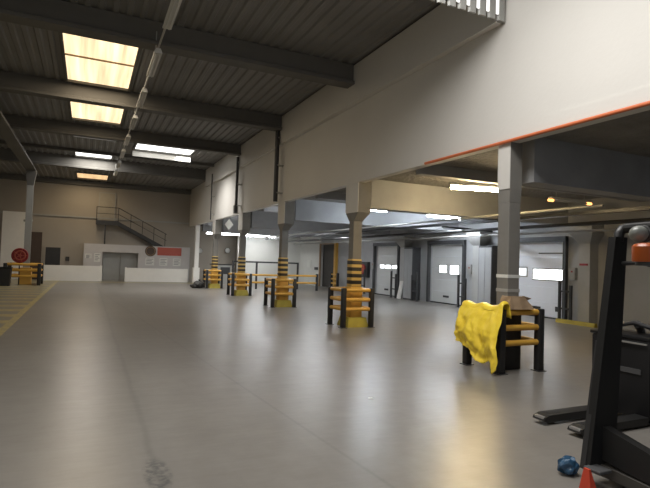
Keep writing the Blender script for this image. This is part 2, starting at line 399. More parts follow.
# ------------------------------------------------------------------ lamp row under the roof
t = thing('lamp_track', 'thin grey trunking carrying the row of unlit roof lamps', 'track', (1.29, 0, 6.72))
MB().box(-.02, .02, 7.5, 33.2, 0, .03).build('rail', 'steel', t)
for k in range(5): MB().box(-.012, .012, (12.9, 19, 25, 31, 33.1)[k], (12.93, 19.03, 25.03, 31.03, 33.13)[k], .03, .62).build('hanger', 'steel', t)
proto = thing('roof_lamp', 'unlit white batten lamp, nearest of the hanging row', 'lamp', (1.29, 9.2, 6.60), 0, 'unlit batten lamps hung below the roof')
MB().prism([(-.05, .118), (-.09, .03), (-.09, .0), (.09, .0), (.09, .03), (.05, .118)], 'y', 0, 1.75).build('housing', 'lampbody', proto)
MB().tube([(-.04, .05, -.02), (-.04, 1.7, -.02)], .016, 8).build('tube', 'tube_off', proto, True)
MB().tube([(.04, .05, -.02), (.04, 1.7, -.02)], .016, 8).build('tube', 'tube_off', proto, True)
lbs = ['second', 'third', 'fourth', 'fifth', 'sixth', 'seventh', 'eighth']
for k, n in enumerate(lbs):
    c = copy_tree(proto); c.location = (1.29, 9.2+3.15*(k+1), 6.60)
    c['label'] = 'unlit white batten lamp, %s in the hanging row counting from the camera' % n

# ------------------------------------------------------------------ columns with striped feet
def column(x, y, label, foot=True, group='concrete columns under the white wall'):
    t = thing('concrete_column', label, 'column', (x, y, 0), 0, group)
    MB().box(-.14, .14, -.14, .14, 0, 3.05, .012).build('shaft', 'concrete', t)
    f = .38 if foot else .15; q = .27 if foot else .145
    mb = MB().hexa([(-.14, -.14, 3.05), (.14, -.14, 3.05), (.14, .14, 3.05), (-.14, .14, 3.05)], [(-.14, -f, 3.30), (q, -f, 3.30), (q, f, 3.30), (-.14, f, 3.30)])
    mb.box(-.14, q, -f, f, 3.30, 4.31).build('capital', 'concrete', t)
    MB().box(-.155, -.141, -f, f, 3.30, 4.155).build('white_facing', 'white', t)
    if foot:
        MB().box(-.165, .165, -.165, .165, 1.15, 1.95, .03).build('striped_guard', 'stripe', t, True)
        MB().box(-.20, .20, -.20, .20, .24, 1.15, .05).build('orange_guard', 'orangey', t, True)
        mb = MB().hexa([(-.34, -.34, 0), (.34, -.34, 0), (.34, .34, 0), (-.34, .34, 0)], [(-.28, -.28, .27), (.28, -.28, .27), (.28, .28, .27), (-.28, .28, .27)])
        mb.build('plinth', 'plinth', t)
    else:
        MB().box(-.18, .18, -.18, .18, 0, 1.05, .02).build('dark_foot_guard', 'black', t, True)
        MB().box(-.146, .146, -.146, .146, 1.66, 1.72).build('reflective_band', 'paper', t)
        MB().box(-.146, .146, -.146, .146, 1.40, 1.46).build('reflective_band', 'steel', t)
    return t
cl = ['grey concrete column rising from the barrier under the yellow sheet', 'yellow and black footed column, nearest of the striped ones',
      'striped-foot concrete column, second of the striped ones from the camera', 'striped-foot concrete column, third of the striped ones from the camera',
      'striped-foot concrete column, farthest of the striped ones, by the black bag']
for k in range(5): column(7.095, 7.12+6*k, cl[k], k > 0)
t = thing('white_column', 'slim white column at the far end of the white wall', 'column', (7.12, 37.1, 0))
MB().box(-.14, .14, -.14, .14, 0, 4.31).build('shaft', 'parapet', t)
MB().box(-.22, .22, -.22, .22, 0, 1.1).build('foot', 'parapet', t)

# pedestrian guard barriers round the columns
def barrier(x, y, wx, wy, label, zs=(.52, .79, 1.06), h=1.12, skip=()):
    t = thing('guard_barrier', label, 'barrier', (x, y, 0), 0, 'yellow and black guard barriers round the columns')
    for px, py in ((0, 0), (wx, 0), (0, wy), (wx, wy)):
        p = MB().box(px-.065, px+.065, py-.065, py+.065, .01, h, .018).build('post', 'black', t, True)
        MB().box(px-.095, px+.095, py-.095, py+.095, 0, .012).build('base_plate', 'dark', p)
    for z in zs:
        MB().tube([(.06, 0, z), (wx-.06, 0, z)], .052, 14).build('rail', 'yellow', t, True)
        MB().tube([(.06, wy, z), (wx-.06, wy, z)], .052, 14).build('rail', 'yellow', t, True)
        MB().tube([(0, .06, z), (0, wy-.06, z)], .052, 14).build('rail', 'yellow', t, True)
        MB().tube([(wx, .06, z), (wx, wy-.06, z)], .052, 14).build('rail', 'yellow', t, True)
    return t
bb = ['yellow and black barrier hung with the yellow plastic sheet', 'yellow-railed barrier round the nearest striped column',
      'yellow-railed barrier round the second striped column', 'yellow-railed barrier round the third striped column',
      'yellow-railed barrier round the farthest striped column, beside the black bag']
for k in range(5): barrier(6.58, 6.74+6*k, .90 if k else .92, .85, bb[k])

# ------------------------------------------------------------------ mezzanine: cross beams, pipes, lamps
ml = ['nearest deep concrete beam over the loading bays, at the sheeted column', 'concrete beam over the bays lit by the amber tube', 'concrete beam over the bays at the second striped column',
      'concrete beam over the bays at the third striped column', 'concrete beam over the bays at the farthest striped column', 'last concrete beam over the bays, by the white column', ]
for k in range(6):
    y = 7.12+6*k
    mb = MB().prism([(y-.22, 3.46), (y+.22, 3.46), (y+.22, 4.318), (y-.22, 4.318)], 'x', 7.47, XD-.003) if k < 5 else MB().box(7.47, XD-.003, y-.2, y+.2, 3.75, 4.318)
    tag(mb.build('bay_beam', 'mezbeam'), ml[k], 'beam', 'concrete beams over the loading bays')
sl = 0
for y in (10.2, 16.2, 22.2, 28.2, 34.2):
    tag(MB().box(7.2, XD-.003, y-.1, y+.1, 4.05, 4.318).build('ceiling_rib', 'mezbeam'),
        'low concrete rib under the bay ceiling, %s from the camera' % ['nearest', 'second', 'third', 'fourth', 'farthest'][sl], 'beam', 'ribs under the bay ceiling'); sl += 1
tag(MB().box(12.2, 12.36, 4, 37, 3.36, 3.45).build('cable_tray', 'dark'), 'dark cable tray running along under the bay beams', 'cable tray')
tag(MB().tube([(13.6, 3, 3.25), (13.6, 37, 3.25)], .06, 12).build('water_pipe', 'dark', smooth=True), 'thick dark pipe hung in front of the dock doors', 'pipe')
tag(MB().tube([(10.9, 8, 3.38), (10.9, 37, 3.38)], .035, 10).build('conduit', 'steel', smooth=True), 'thin grey conduit slung under the bay beams', 'pipe')
tag(MB().tube([(14.6, 3, 3.12), (14.6, 37, 3.12)], .045, 10).build('heating_pipe', 'steel', smooth=True), 'grey pipe nearest the dock doors', 'pipe')
tag(MB().tube([(12.5, 16.0, 3.365), (15.6, 16.6, 3.365)], .04, 10).build('branch_pipe', 'dark', smooth=True), 'dark branch pipe crossing the second bay', 'pipe')
tag(MB().tube([(XW-.05, -5, 4.19), (XW-.05, 9.5, 4.16)], .032, 12).build('orange_pipe', 'orange', smooth=True), 'long orange pipe along the bottom edge of the white wall', 'pipe')

def tube_lamp(loc, length, rz, tube, label, power=0, col=(1, 1, 1), ends=False, drop=.28, housing='lampbody'):
    t = thing('tube_lamp', label, 'lamp', loc, rz, 'tube lamps over the loading bays')
    h = length/2
    MB().box(-h, h, -.07, .07, .04, .10).build('housing', housing, t)
    if ends:
        MB().tube([(-h+.12, 0, 0), (h-.12, 0, 0)], .028, 10).build('tube', tube, t, True)
        for s in (-1, 1): MB().tube([(s*(h-.13), 0, 0), (s*(h+.05), 0, 0)], .042, 10).build('tube_end', 'tube_end', t, True)
    else:
        MB().tube([(-h+.03, 0, -.01), (h-.03, 0, -.01)], .055, 10).build('tube', tube, t, True)
    for s in (-.7, .7): MB().tube([(s*h, 0, .1), (s*h, 0, .1+drop)], .012, 6).build('hanger', 'steel', t)
    if power:
        l = area('tube_light', (0, 0, -.06), length, .12, power, col); l.parent = t
    return t
tube_lamp((9.35, 10.55, 3.94), 1.5, R(-15), 'tube_warm', 'glowing amber tube lamp left of the sheeted column', 60, (1, .70, .32))
tube_lamp((9.98, 16.95, 3.92), 1.1, 0, 'tube_cool', 'small bright cool-white tube right of the nearest striped column', 60, (.85, .92, 1))
tube_lamp((13.6, 17.3, 3.90), 2.0, R(9), 'tube_cool', 'long bright cool-white tube above the dock doors', 110, (.85, .92, 1))
tube_lamp((13.4, 10.95, 3.93), 1.6, R(-5), 'tube_off', 'failing tube lamp glowing orange at both ends', 0, ends=True)
tube_lamp((8.9, 20.9, 3.80), 2.6, R(-8), 'tube_cool_dim', 'long white tube seen left of the nearest striped column', 90, (.9, .95, 1), drop=.41)
tube_lamp((8.6, 26.6, 3.72), 2.4, 0, 'tube_cool_dim', 'white tube lamp over the second and third striped columns', 90, (.95, .97, 1), drop=.49)
tube_lamp((12.6, 27.2, 3.72), 2.4, 0, 'tube_cool_dim', 'far white tube lamp in front of the third bay doors', 80, (.95, .97, 1), drop=.49)
tube_lamp((8.4, 33.0, 3.45), 3.0, 0, 'tube_cool_dim', 'farthest white tube lamp by the bright end wall', 110, (1, 1, .97), drop=.76)
tube_lamp((11.7, 36.6, 3.6), 2.4, 0, 'tube_cool_dim', 'white tube lamp near the corner of the end wall', 110, (1, 1, .97), drop=.6)

# ------------------------------------------------------------------ dock doors and piers
def dock_door(n, y0, y1, label, panes, grid=True):
    t = thing('door_%d' % n, label, 'door', (XD+.1, y0, 0), 0, kind='structure'); w_ = y1-y0
    mb = MB()
    for k in range(5):
        mb.box(-.02, .03, .0, w_, .02+.57*k, .02+.57*k+.562, .006)
    leaf = mb.build('door_leaf', 'door_lit_copy' if n == 3 else 'door', t)
    for a, b, z0, z1, m in panes:
        f = MB().box(-.035, -.021, a-.05, b+.05, z0-.05, z1+.05).build('window_frame', 'steel', leaf)
        MB().box(-.042, -.036, a, b, z0, z1).build('window_pane', m, leaf)
    for yy, s in ((0, -1), (w_, 1)):
        a, b = sorted((yy, yy+s*.13)); MB().box(-.24, -.102, a, b, 0, 2.98).build('door_track', 'doorframe', t)
    MB().box(-.26, -.102, -.13, w_+.13, 2.87, 3.05).build('head_frame', 'doorframe', t)
    MB().box(-.045, -.03, w_*.45, w_*.62, .30, .40).build('handle', 'dark', t)
    MB().box(-.1, -.025, .0, w_, 0, .05).build('bottom_seal', 'black', t)
    return t
dock_door(1, *DOORS[0], 'pale dock door with three small lit windows, nearest the red hose reel', [(.30, .78, 1.58, 1.74, 'pane'), (.95, 1.45, 1.56, 1.76, 'pane'), (1.62, 2.05, 1.58, 1.76, 'pane')])
dock_door(2, *DOORS[1], 'white dock door with two lit windows, left of the sheeted column', [(.45, 1.05, 1.45, 1.85, 'pane'), (1.35, 1.85, 1.5, 1.85, 'pane')])
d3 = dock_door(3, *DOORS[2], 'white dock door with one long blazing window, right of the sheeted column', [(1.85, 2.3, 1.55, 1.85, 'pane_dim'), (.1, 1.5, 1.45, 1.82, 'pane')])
MB().box(-.05, -.03, .05, 1.25, 2.42, 2.46).build('latch_rod', 'dark', d3)
MB().box(-.05, -.03, .25, .45, .28, .46).build('vent', 'dark', d3)
dock_door(4, *DOORS[3], 'white dock door hidden behind the forklift', [(.6, 1.2, 1.45, 1.8, 'pane_dim')])

def pier(y, label):
    t = thing('dock_pier', label, 'pier', (XD, y, 0), 0, 'concrete piers on the dock wall')
    MB().box(-.42, -.003, -.22, .22, 0, 2.75).build('shaft', 'pierc', t)
    MB().hexa([(-.42, -.22, 2.75), (-.003, -.22, 2.75), (-.003, .22, 2.75), (-.42, .22, 2.75)],
              [(-.62, -.45, 3.10), (-.003, -.45, 3.10), (-.003, .45, 3.10), (-.62, .45, 3.10)]).build('capital', 'pierc', t)
    MB().box(-.60, -.003, -.42, .42, 3.10, 3.455).build('head', 'pierc', t)
for y, l in ((11.9, 'concrete dock pier beside the forklift, with a red mark'), (17.2, 'concrete dock pier just left of the sheeted column'),
             (22.9, 'concrete dock pier between the two left dock doors'), (28.6, 'concrete dock pier left of the red hose reel')): pier(y, l)
for (y0, y1), l in zip(((16.15, 16.95), (21.82, 22.62)), ('dark grey metal cabinet against the pier right of the two-window door', 'dark grey metal cabinet against the pier between the left doors')):
    t = thing('wall_cabinet', l, 'cabinet', (XD, (y0+y1)/2, 0), 0, 'dark cabinets on the dock wall'); hw = (y1-y0)/2
    MB().box(-.5, -.003, -hw, hw, 0, 2.74, .01).build('body', 'doorframe', t)
    MB().box(-.515, -.501, -hw+.04, -.01, .08, 2.66).build('door', 'dock', t); MB().box(-.515, -.501, .01, hw-.04, .08, 2.66).build('door', 'dock', t)
tag(MB().box(15.24, 15.275, 11.75, 12.05, 2.0, 2.07).build('red_marker', 'red'), 'small red strip on the pier beside the forklift', 'marker')

def dock_guard(y, label, s):
    t = thing('dock_guard', label, 'guard', (15.15, y, 0), 0, 'dark guard frames beside the dock doors')
    MB().box(-.04, .04, -.04, .04, 0, 1.45).build('post', 'dark', t); MB().box(-.04, .04, s*.45-.04, s*.45+.04, 0, 1.3).build('post', 'dark', t)
    for z in (.45, 1.05): MB().box(-.025, .025, min(0, s*.45)+.04, max(0, s*.45)-.04, z, z+.06).build('bar', 'dark', t)
    for px in (0, s*.45): MB().box(-.08, .08, px-.08, px+.08, 0, .012).build('base_plate', 'dark', t)
dock_guard(12.75, 'dark guard frame right of the door with the long bright window', -1)
dock_guard(18.15, 'dark guard frame right of the two-window dock door', -1)
dock_guard(21.3, 'dark guard frame left of the two-window dock door', 1)
dock_guard(23.72, 'dark guard frame right of the three-window dock door', -1)
dock_guard(26.7, 'dark guard frame left of the three-window dock door', 1)
tag(MB().prism([(14.9, 0), (15.06, 0), (15.04, .13), (14.92, .13)], 'y', 11.2, 12.7).build('wheel_kerb', 'plinth'), 'yellow floor kerb by the pier beside the forklift', 'kerb')
for y, l in ((12.85, 'small grey control box right of the door with the long bright window'), (18.2, 'small grey control box right of the two-window dock door'), (26.75, 'small grey control box left of the three-window dock door')):
    t = thing('control_box', l, 'control box', (XD, y-.25, 1.5), 0, 'door control boxes'); MB().box(-.14, -.003, -.12, .12, 0, .42, .01).build('body', 'steel', t); MB().box(-.155, -.141, -.03, .03, .25, .31).build('button', 'red', t)
tag(MB().hexa([(15.08, 22.7, 0), (15.12, 22.7, 0), (15.12, 23.05, 0), (15.08, 23.05, 0)], [(15.24, 22.68, .95), (15.275, 22.68, .95), (15.275, 23.0, .95), (15.24, 23.0, .95)]).build('leaning_panel', 'paper'), 'white board leaning on the pier between the left dock doors', 'board')

# red hose reel on the dock wall and dark doorway with yellow frame
def hose_reel(name, label, x, y, z, axis, r):
    t = thing(name, label, 'hose reel', (x, y, z)); a = {'x': (1, 0, 0), 'y': (0, 1, 0)}[axis]; A = Vector(a)
    MB().tube([A*-.02, A*.0], r, 28).build('disc', 'red', t, True)
    MB().ring(A*-.045, axis, r*.93, .045).build('rim', 'red', t, True)
    MB().ring(A*-.05, axis, r*.62, .05).build('hose', 'redsign', t, True)
    MB().tube([A*-.10, A*-.01], r*.2, 16).build('hub', 'redsign', t, True)
    for k in range(5):
        an = k*2*math.pi/5; d = Vector((0, math.cos(an), math.sin(an))) if axis == 'x' else Vector((math.cos(an), 0, math.sin(an)))
        MB().tube([A*-.10 + d*r*.2, A*-.09 + d*r*.9], .018, 8).build('spoke', 'redsign', t)
    return t
t = hose_reel('hose_reel', 'red hose reel on a dark board at the left of the dock doors', XD-.2, 27.5, 1.46, 'x', .30)
MB().box(.003, .197, -.5, .42, -.5, .45).build('backboard', 'dark', t)
struct('door_10', MB().box(XD+.18, XD+.24, 31.7, 34.3, 0, 3.1), 'darkopen', 'dark brown doorway at the far end of the dock wall', 'door')
t = thing('door_frame_guard', 'yellow painted frame round the dark doorway', 'frame', (XD, 0, 0))
MB().box(-.20, -.003, 31.45, 31.72, 0, 3.2).build('post', 'orangey', t); MB().box(-.1, -.003, 34.25, 34.4, 0, 3.2).build('post', 'card', t); MB().box(-.1, -.003, 31.72, 34.25, 3.1, 3.2).build('lintel', 'card', t)
t = thing('short_barrier', 'short yellow and black barrier by the yellow doorway post', 'barrier', (15.1, 30.2, 0))
MB().box(-.07, .07, -.07, .07, 0, 1.1).build('post', 'black', t); MB().box(-.07, .07, .93, 1.07, 0, 1.1).build('post', 'black', t)
for z in (.4, .7, 1.0): MB().tube([(0, .07, z), (0, .93, z)], .05, 10).build('rail', 'yellow', t, True)

# long barrier and black frame in front of the end wall
t = thing('long_barrier', 'long yellow two-rail barrier in front of the bright end wall', 'barrier', (8.0, 29.0, 0))
for x in (0, 2.5, 5.05): MB().box(x-.06, x+.06, -.06, .06, 0, 1.05).build('post', 'black', t)
for a, b in ((.06, 2.44), (2.56, 4.99)):
    for z in (.48, .92): MB().tube([(a, 0, z), (b, 0, z)], .06, 10).build('rail', 'yellow', t, True)
t = thing('black_guard_frame', 'tall black pipe frame behind the long yellow barrier', 'frame', (8.2, 30.4, 0))
for x in (1.35, 4.1): MB().box(x-.05, x+.05, -.05, .05, 0, 1.62).build('post', 'dark', t)
MB().box(-.2, 4.15, -.05, .05, 1.62, 1.72).build('top_bar', 'dark', t)
MB().box(-.2, -.1, -.05, .05, 0, 1.62).build('post', 'dark', t)
t = thing('wall_notice', 'white notice board at the corner of the bright end wall', 'sign', (XD-.003, 36.6, 1.35)); MB().box(-.03, 0, -.55, .25, 0, .55).build('board', 'paper', t)
t = thing('wall_socket_box', 'small dark box on the wall left of the dark doorway', 'box', (XD-.003, 35.0, 1.2)); MB().box(-.08, 0, -.25, .25, 0, .2).build('body', 'dark', t)
t = thing('grey_cabinet', 'grey control cabinet in the dim recess behind the far barriers', 'cabinet', (8.9, 36.6, 0))
MB().box(-.8, .8, -.3, .3, 0, 1.35, .02).build('body', 'steel', t); MB().box(-.85, .85, -.35, .35, 1.35, 1.42).build('top', 'dark', t); MB().box(-.2, .5, -.31, -.301, .7, 1.2).build('panel', 'dark', t)
def round_mirror(x, y, z, l):
    t = thing('convex_mirror', l, 'mirror', (x, y, z), 0, 'round mirrors in the dim recess')
    MB().ball((0, 0, 0), .2, (1, .3, 1)).build('mirror', 'lampbody', t, True); MB().ring((0, .02, 0), 'y', .2, .02).build('rim', 'dark', t, True)
    MB().tube([(0, .06, 0), (0, .3, 0)], .02, 6).build('bracket', 'dark', t)
round_mirror(7.75, YF-.3, 2.35, 'round grey mirror just right of the slim white column')
round_mirror(9.9, YF-.3, 2.45, 'round grey mirror left of the bright end wall')
t = thing('rubbish_bag', 'black rubbish bag slumped beside the farthest barrier', 'bag', (6.15, 30.9, 0))
mb = MB().ball((0, 0, .22), .3, (1.2, 1, .75)).ball((-.28, -.05, .12), .2, (1.3, 1, .6)); mb.shear(lambda v: (v.x+.03*math.sin(v.z*30+v.y*9), v.y+.03*math.sin(v.x*25), max(0, v.z+.02*math.sin(v.x*31+v.y*17))))
mb.build('bag', 'bag', t, True); MB().tube([(0, 0, .42), (.02, 0, .52)], [.05, .07], 8).build('knot', 'bag', t, True)

# ------------------------------------------------------------------ things on the white wall
for y, z0, l, r in ((19.12, 4.17, 'dark downpipe on the white wall above the second striped column', .09), (25.12, 4.17, 'dark downpipe on the white wall above the third striped column', .07), (31.12, 4.17, 'thin dark downpipe on the white wall above the farthest striped column', .035)):
    t = thing('downpipe', l, 'pipe', (XW-.17-r*1.0-.01, y, 0), 0, 'downpipes on the white wall')
    MB().tube([(0, 0, z0), (0, 0, 7.0)], r, 12).build('pipe', 'dark', t, True)
    for z in (4.5, 5.6, 6.7): MB().box(0, .17+r+.006 if z < 6.4 else r+.006, -r-.02, r+.02, z, z+.04).build('clip', 'steel', t)
t = thing('junction_box', 'small dark box on the white wall beside the third downpipe bottom', 'box', (XW-.002, 25.9, 4.2)); MB().box(-.14, 0, -.15, .15, 0, .42, .01).build('body', 'dark', t)
t = thing('diamond_sign', 'white diamond sign hanging below the white wall edge', 'sign', (XW+.08, 27.7, 3.72), R(-20))
MB().prism([(-.24, 0), (0, .30), (.24, 0), (0, -.30)], 'y', -.008, .008).build('panel', 'paper', t)
MB().tube([(0, 0, .29), (0, 0, .445)], .008, 6).build('wire', 'steel', t)

# ------------------------------------------------------------------ far stairs
t = thing('metal_staircase', 'dark metal stair and landing up to the pale far door', 'staircase', (0, 38.75, 0))
MB().box(.42, 1.86, 0, .74, 4.0, 4.18).build('landing', 'dark', t)
MB().box(.42, 1.86, -.03, 0, 3.9, 4.22).build('landing_beam', 'dark', t)
MB().box(1.0, 1.08, .02, .1, 2.56, 4.0).build('support_post', 'dark', t)
for yy in (-.02, .70): MB().hexa([(1.86, yy, 3.92), (4.5, yy, 2.56), (4.5, yy+.04, 2.56), (1.86, yy+.04, 3.92)], [(1.86, yy, 4.2), (5.05, yy, 2.56), (5.05, yy+.04, 2.56), (1.86, yy+.04, 4.2)]).build('stringer', 'dark', t)
for k in range(9):
    x = 1.98+.31*k; z = 4.02-.163*k; MB().box(x-.14, x+.14, .02, .70, z-.02, z+.01).build('tread', 'dark', t)
MB().tube([(.45, -.01, 5.15), (1.86, -.01, 5.15), (5.2, -.01, 3.45)], .025, 8).build('handrail', 'dark', t)
MB().tube([(.45, -.01, 4.7), (1.86, -.01, 4.7), (5.2, -.01, 3.0)], .018, 8).build('mid_rail', 'dark', t)
MB().tube([(.45, .7, 5.15), (.45, -.01, 5.15)], .025, 8).build('side_rail', 'dark', t)
for x in (.45, 1.86, 2.7, 3.5, 4.3, 5.1):
    zb = 4.18 if x < 1.9 else 4.18-(x-1.86)*.51; zt = 5.15 if x < 1.9 else 5.15-(x-1.86)*.51
    MB().box(x-.02, x+.02, -.03, .01, zb, zt).build('baluster', 'dark', t)
# notices at the far end
t = thing('round_sign', 'round dark sign on the low room front', 'sign', (4.12, 38.695, 2.18)); MB().tube([(0, -.03, 0), (0, 0, 0)], .38, 28).build('disc', 'brown', t, True); MB().ring((0, -.03, 0), 'y', .3, .02).build('ring', 'card', t, True)
t = thing('banner_sign', 'long red-orange sign on the low room front', 'sign', (5.45, 38.695, 1.9)); MB().box(-.85, .85, -.04, 0, 0, .58).build('board', 'redsign', t)
nl = ['notice sheet below the round dark sign', 'left notice sheet under the red-orange sign', 'right notice sheet under the red-orange sign', 'notice sheet on the grey wall left of the far doorway', 'small framed notice left of the far doorway']
for (x, z, w_, h), l in zip([(4.1, 1.15, .6, .55), (5.05, 1.15, .55, .55), (6.0, 1.15, .55, .55), (.62, 1.3, .4, .6), (.05, 1.55, .4, .3)], nl):
    t = thing('notice_sheet', 'white '+l, 'notice', (x, 38.697, z), 0, 'notices on the low room front')
    MB().box(-w_/2, w_/2, -.012, 0, 0, h).build('sheet', 'paper', t)
    mb = MB()
    for k in range(4): mb.box(-w_/2+.06, w_/2-.1*(k % 2)-.06, -.016, -.0125, h-.12-k*h*.2, h-.08-k*h*.2)
    mb.build('print', 'greytext', t)
t = thing('switch_box', 'small dark switch box right of the dark grey far door', 'switch', (-1.25, YF-.003, 1.3)); MB().box(-.12, .12, -.1, 0, 0, .3, .01).build('body', 'dark', t)

# ------------------------------------------------------------------ left column, barrier, hose reel, bin
t = thing('steel_column', 'pale steel column at the left behind the red reel', 'column', (-3.1, 33.1, 0))
MB().box(-.16, .16, -.13, -.09, 0, 6.45).box(-.16, .16, .09, .13, 0, 6.45).box(-.03, .03, -.09, .09, 0, 6.45).build('shaft', 'steel', t)
MB().box(-.28, .28, -.28, .28, 0, .95, .02).build('foot_guard', 'orangey', t)
MB().hexa([(-.16, -.13, 5.6), (.16, -.13, 5.6), (.16, .13, 5.6), (-.16, .13, 5.6)], [(-.28, -.18, 6.45), (.28, -.18, 6.45), (.28, .18, 6.45), (-.28, .18, 6.45)]).build('capital', 'deckbeam', t)
MB().tube([(-.25, 0, 3.6), (.2, 0, 3.6)], .06, 8).build('bracket', 'steel', t)
t = thing('guard_barrier', 'wide three-rail yellow barrier at the left edge, below the red reel', 'barrier', (-4.0, 32.2, 0), 0, 'yellow and black guard barriers round the columns')
for px, py in ((0, 0), (1.62, 0), (0, 1.7), (1.62, 1.7)): MB().box(px-.09, px+.09, py-.09, py+.09, 0, 1.2, .02).build('post', 'black', t, True)
for z in (.5, .82, 1.14):
    for py in (0, 1.7): MB().tube([(.09, py, z), (1.53, py, z)], .065, 12).build('rail', 'yellow', t, True)
    for px in (0, 1.62): MB().tube([(px, .09, z), (px, 1.61, z)], .065, 12).build('rail', 'yellow', t, True)
t = hose_reel('hose_reel', 'red spoked reel above the wide barrier at the left', -3.4, 32.75, 1.62, 'y', .40)
MB().box(-.04, .30, .0, .05, -.04, .04).build('bracket', 'dark', t)
MB().tube([(0, .0, -.35), (.0, .03, -1.62)], .03, 8).build('stand', 'dark', t)
t = thing('waste_bin', 'black bin in front of the wide barrier at the left edge', 'bin', (-3.95, 31.6, 0))
MB().hexa([(-.26, -.24, 0), (.26, -.24, 0), (.26, .24, 0), (-.26, .24, 0)], [(-.32, -.3, .92), (.32, -.3, .92), (.32, .3, .92), (-.32, .3, .92)]).build('body', 'black', t)
MB().box(-.34, .34, -.32, .32, .92, 1.0, .02).build('lid', 'blackgl', t)

# ------------------------------------------------------------------ yellow sheet and cardboard box on the first barrier
def lerp(tab, u):
    for (a, va), (b, vb) in zip(tab, tab[1:]):
        if u <= b: return va + (vb-va)*(u-a)/(b-a)
    return tab[-1][1]
bm = bmesh.new(); NU, NV = 60, 46; G = []
for i in range(NU+1):
    u = i/NU; y = 6.60 + 1.05*u
    bot = lerp([(0, .10), (.06, .02), (.12, .20), (.2, .22), (.34, .14), (.5, .20), (.62, .30), (.8, .38), (1, .44)], u)
    row = []
    for j in range(NV+1):
        v = j/NV
        fold = .10*noise.noise(Vector((u*3.5, v*1.6, .3)))+.06*noise.noise(Vector((u*8, v*5, 4.1)))+.025*noise.noise(Vector((u*20, v*14, 1.7)))
        if v < .22:                     # over the top of the rail, inner flap first
            k = v/.22; a = math.pi*(1-k)
            x = 6.58+.085*math.cos(a)*-1*-1; x = 6.58 + .10*math.cos(math.pi*k); z = 1.10+.085*math.sin(math.pi*k)
            if k < .3: z -= (.3-k)*.45
            x += fold*.15*k; z += .02*math.sin(u*15)
        else:
            k = (v-.22)/.78
            flare = .10*k + .08*math.sin(math.pi*min(1, k*1.1))
            x = 6.48 - flare - fold*(.25+k*.95) ; z = 1.10 + (bot-1.10)*k
            y2 = .10*k*(u-.35)
            row.append(bm.verts.new((x, y+y2+.02*math.sin(v*13+u*4), z))); continue
        row.append(bm.verts.new((x, y+.015*math.sin(v*13), z + (.07*math.exp(-((u-.05)/.06)**2) if k > .2 else 0))))
    G.append(row)
for i in range(NU):
    for j in range(NV): bm.faces.new((G[i][j], G[i+1][j], G[i+1][j+1], G[i][j+1]))
mb = MB(); mb.bm.free(); mb.bm = bm
o = tag(mb.build('plastic_sheet', 'sheet', smooth=True), 'bright yellow plastic sheet draped over the nearest barrier', 'plastic sheet')
md = o.modifiers.new('thick', 'SOLIDIFY'); md.thickness = .006
# flattened cardboard box
t = thing('cardboard_box', 'crumpled brown cardboard box lying on the nearest barrier', 'box', (6.74, 6.69, 1.118))
mb = MB().hexa([(-.02, -.02, .0), (.50, -.06, .0), (.52, .26, .0), (.0, .28, .0)], [(.03, .03, .22), (.33, .0, .24), (.46, .24, .16), (.06, .26, .22)])
bmesh.ops.subdivide_edges(mb.bm, edges=mb.bm.edges[:], cuts=5, use_grid_fill=True)
mb.shear(lambda v: (v.x+.008*math.sin(v.z*40+v.y*20), v.y+.01*math.sin(v.x*22), v.z+(.012*math.sin(v.x*17+v.y*25) if v.z > .02 else 0)))
mb.build('body', 'card', t)
MB().hexa([(.31, .0, .235), (.33, -.0, .232), (.46, .22, .165), (.44, .22, .17)], [(.43, -.05, .20), (.44, -.05, .19), (.52, .17, .13), (.51, .17, .14)]).build('flap', 'card', t)

# ------------------------------------------------------------------ pallet truck behind the forklift
t = thing('pallet_truck', 'black low pallet truck whose two forks point left', 'pallet truck', (4.95, 0, 0))
for y, x0 in ((4.44, .0), (3.97, .02)):
    mb = MB().prism([(x0, .055), (x0+.06, .03), (1.2, .03), (1.2, .115), (x0+.10, .115), (x0+.02, .09)], 'y', y-.085, y+.085)
    f = mb.build('fork', 'truckpost', t)
    MB().box(x0+.16, x0+.34, y-.03, y+.03, .1155, .118).build('fork_slot', 'black', f)
    MB().box(x0+.01, x0+.055, y-.07, y+.07, .062, .10, .01).build('fork_tip', 'chrome', f)
    MB().tube([(x0+.24, y-.04, .04), (x0+.24, y+.04, .04)], .038, 14).build('roller', 'steel', f, True)
MB().box(1.2, 1.55, 3.88, 4.66, .06, 1.02, .03).build('battery_box', 'blackgl', t, True)
MB().box(1.19, 1.60, 3.86, 4.68, 1.02, 1.06, .01).build('cover', 'blackgl', t, True)
MB().box(1.185, 1.199, 3.98, 4.5, .60, .66).build('label_strip', 'doorframe', t)
MB().box(1.17, 1.185, 3.9, 4.45, .965, .985).build('cover_edge', 'chrome', t)
MB().box(1.55, 2.3, 3.86, 4.68, .10, .86, .06).build('drive_unit', 'blackgl', t, True)
MB().tube([(1.7, 4.27, .86), (1.62, 4.27, 1.1), (1.45, 4.2, 1.18)], .05, 10).build('tiller', 'dark', t, True)
MB().tube([(1.43, 4.02, 1.16), (1.40, 4.2, 1.2), (1.43, 4.38, 1.16)], .028, 10).build('steering_handle', 'black', t, True)
MB().tube([(1.9, 4.0, .11), (1.9, 4.12, .11)], .11, 20).build('wheel', 'black', t, True); MB().tube([(1.9, 4.42, .11), (1.9, 4.54, .11)], .11, 20).build('wheel', 'black', t, True)

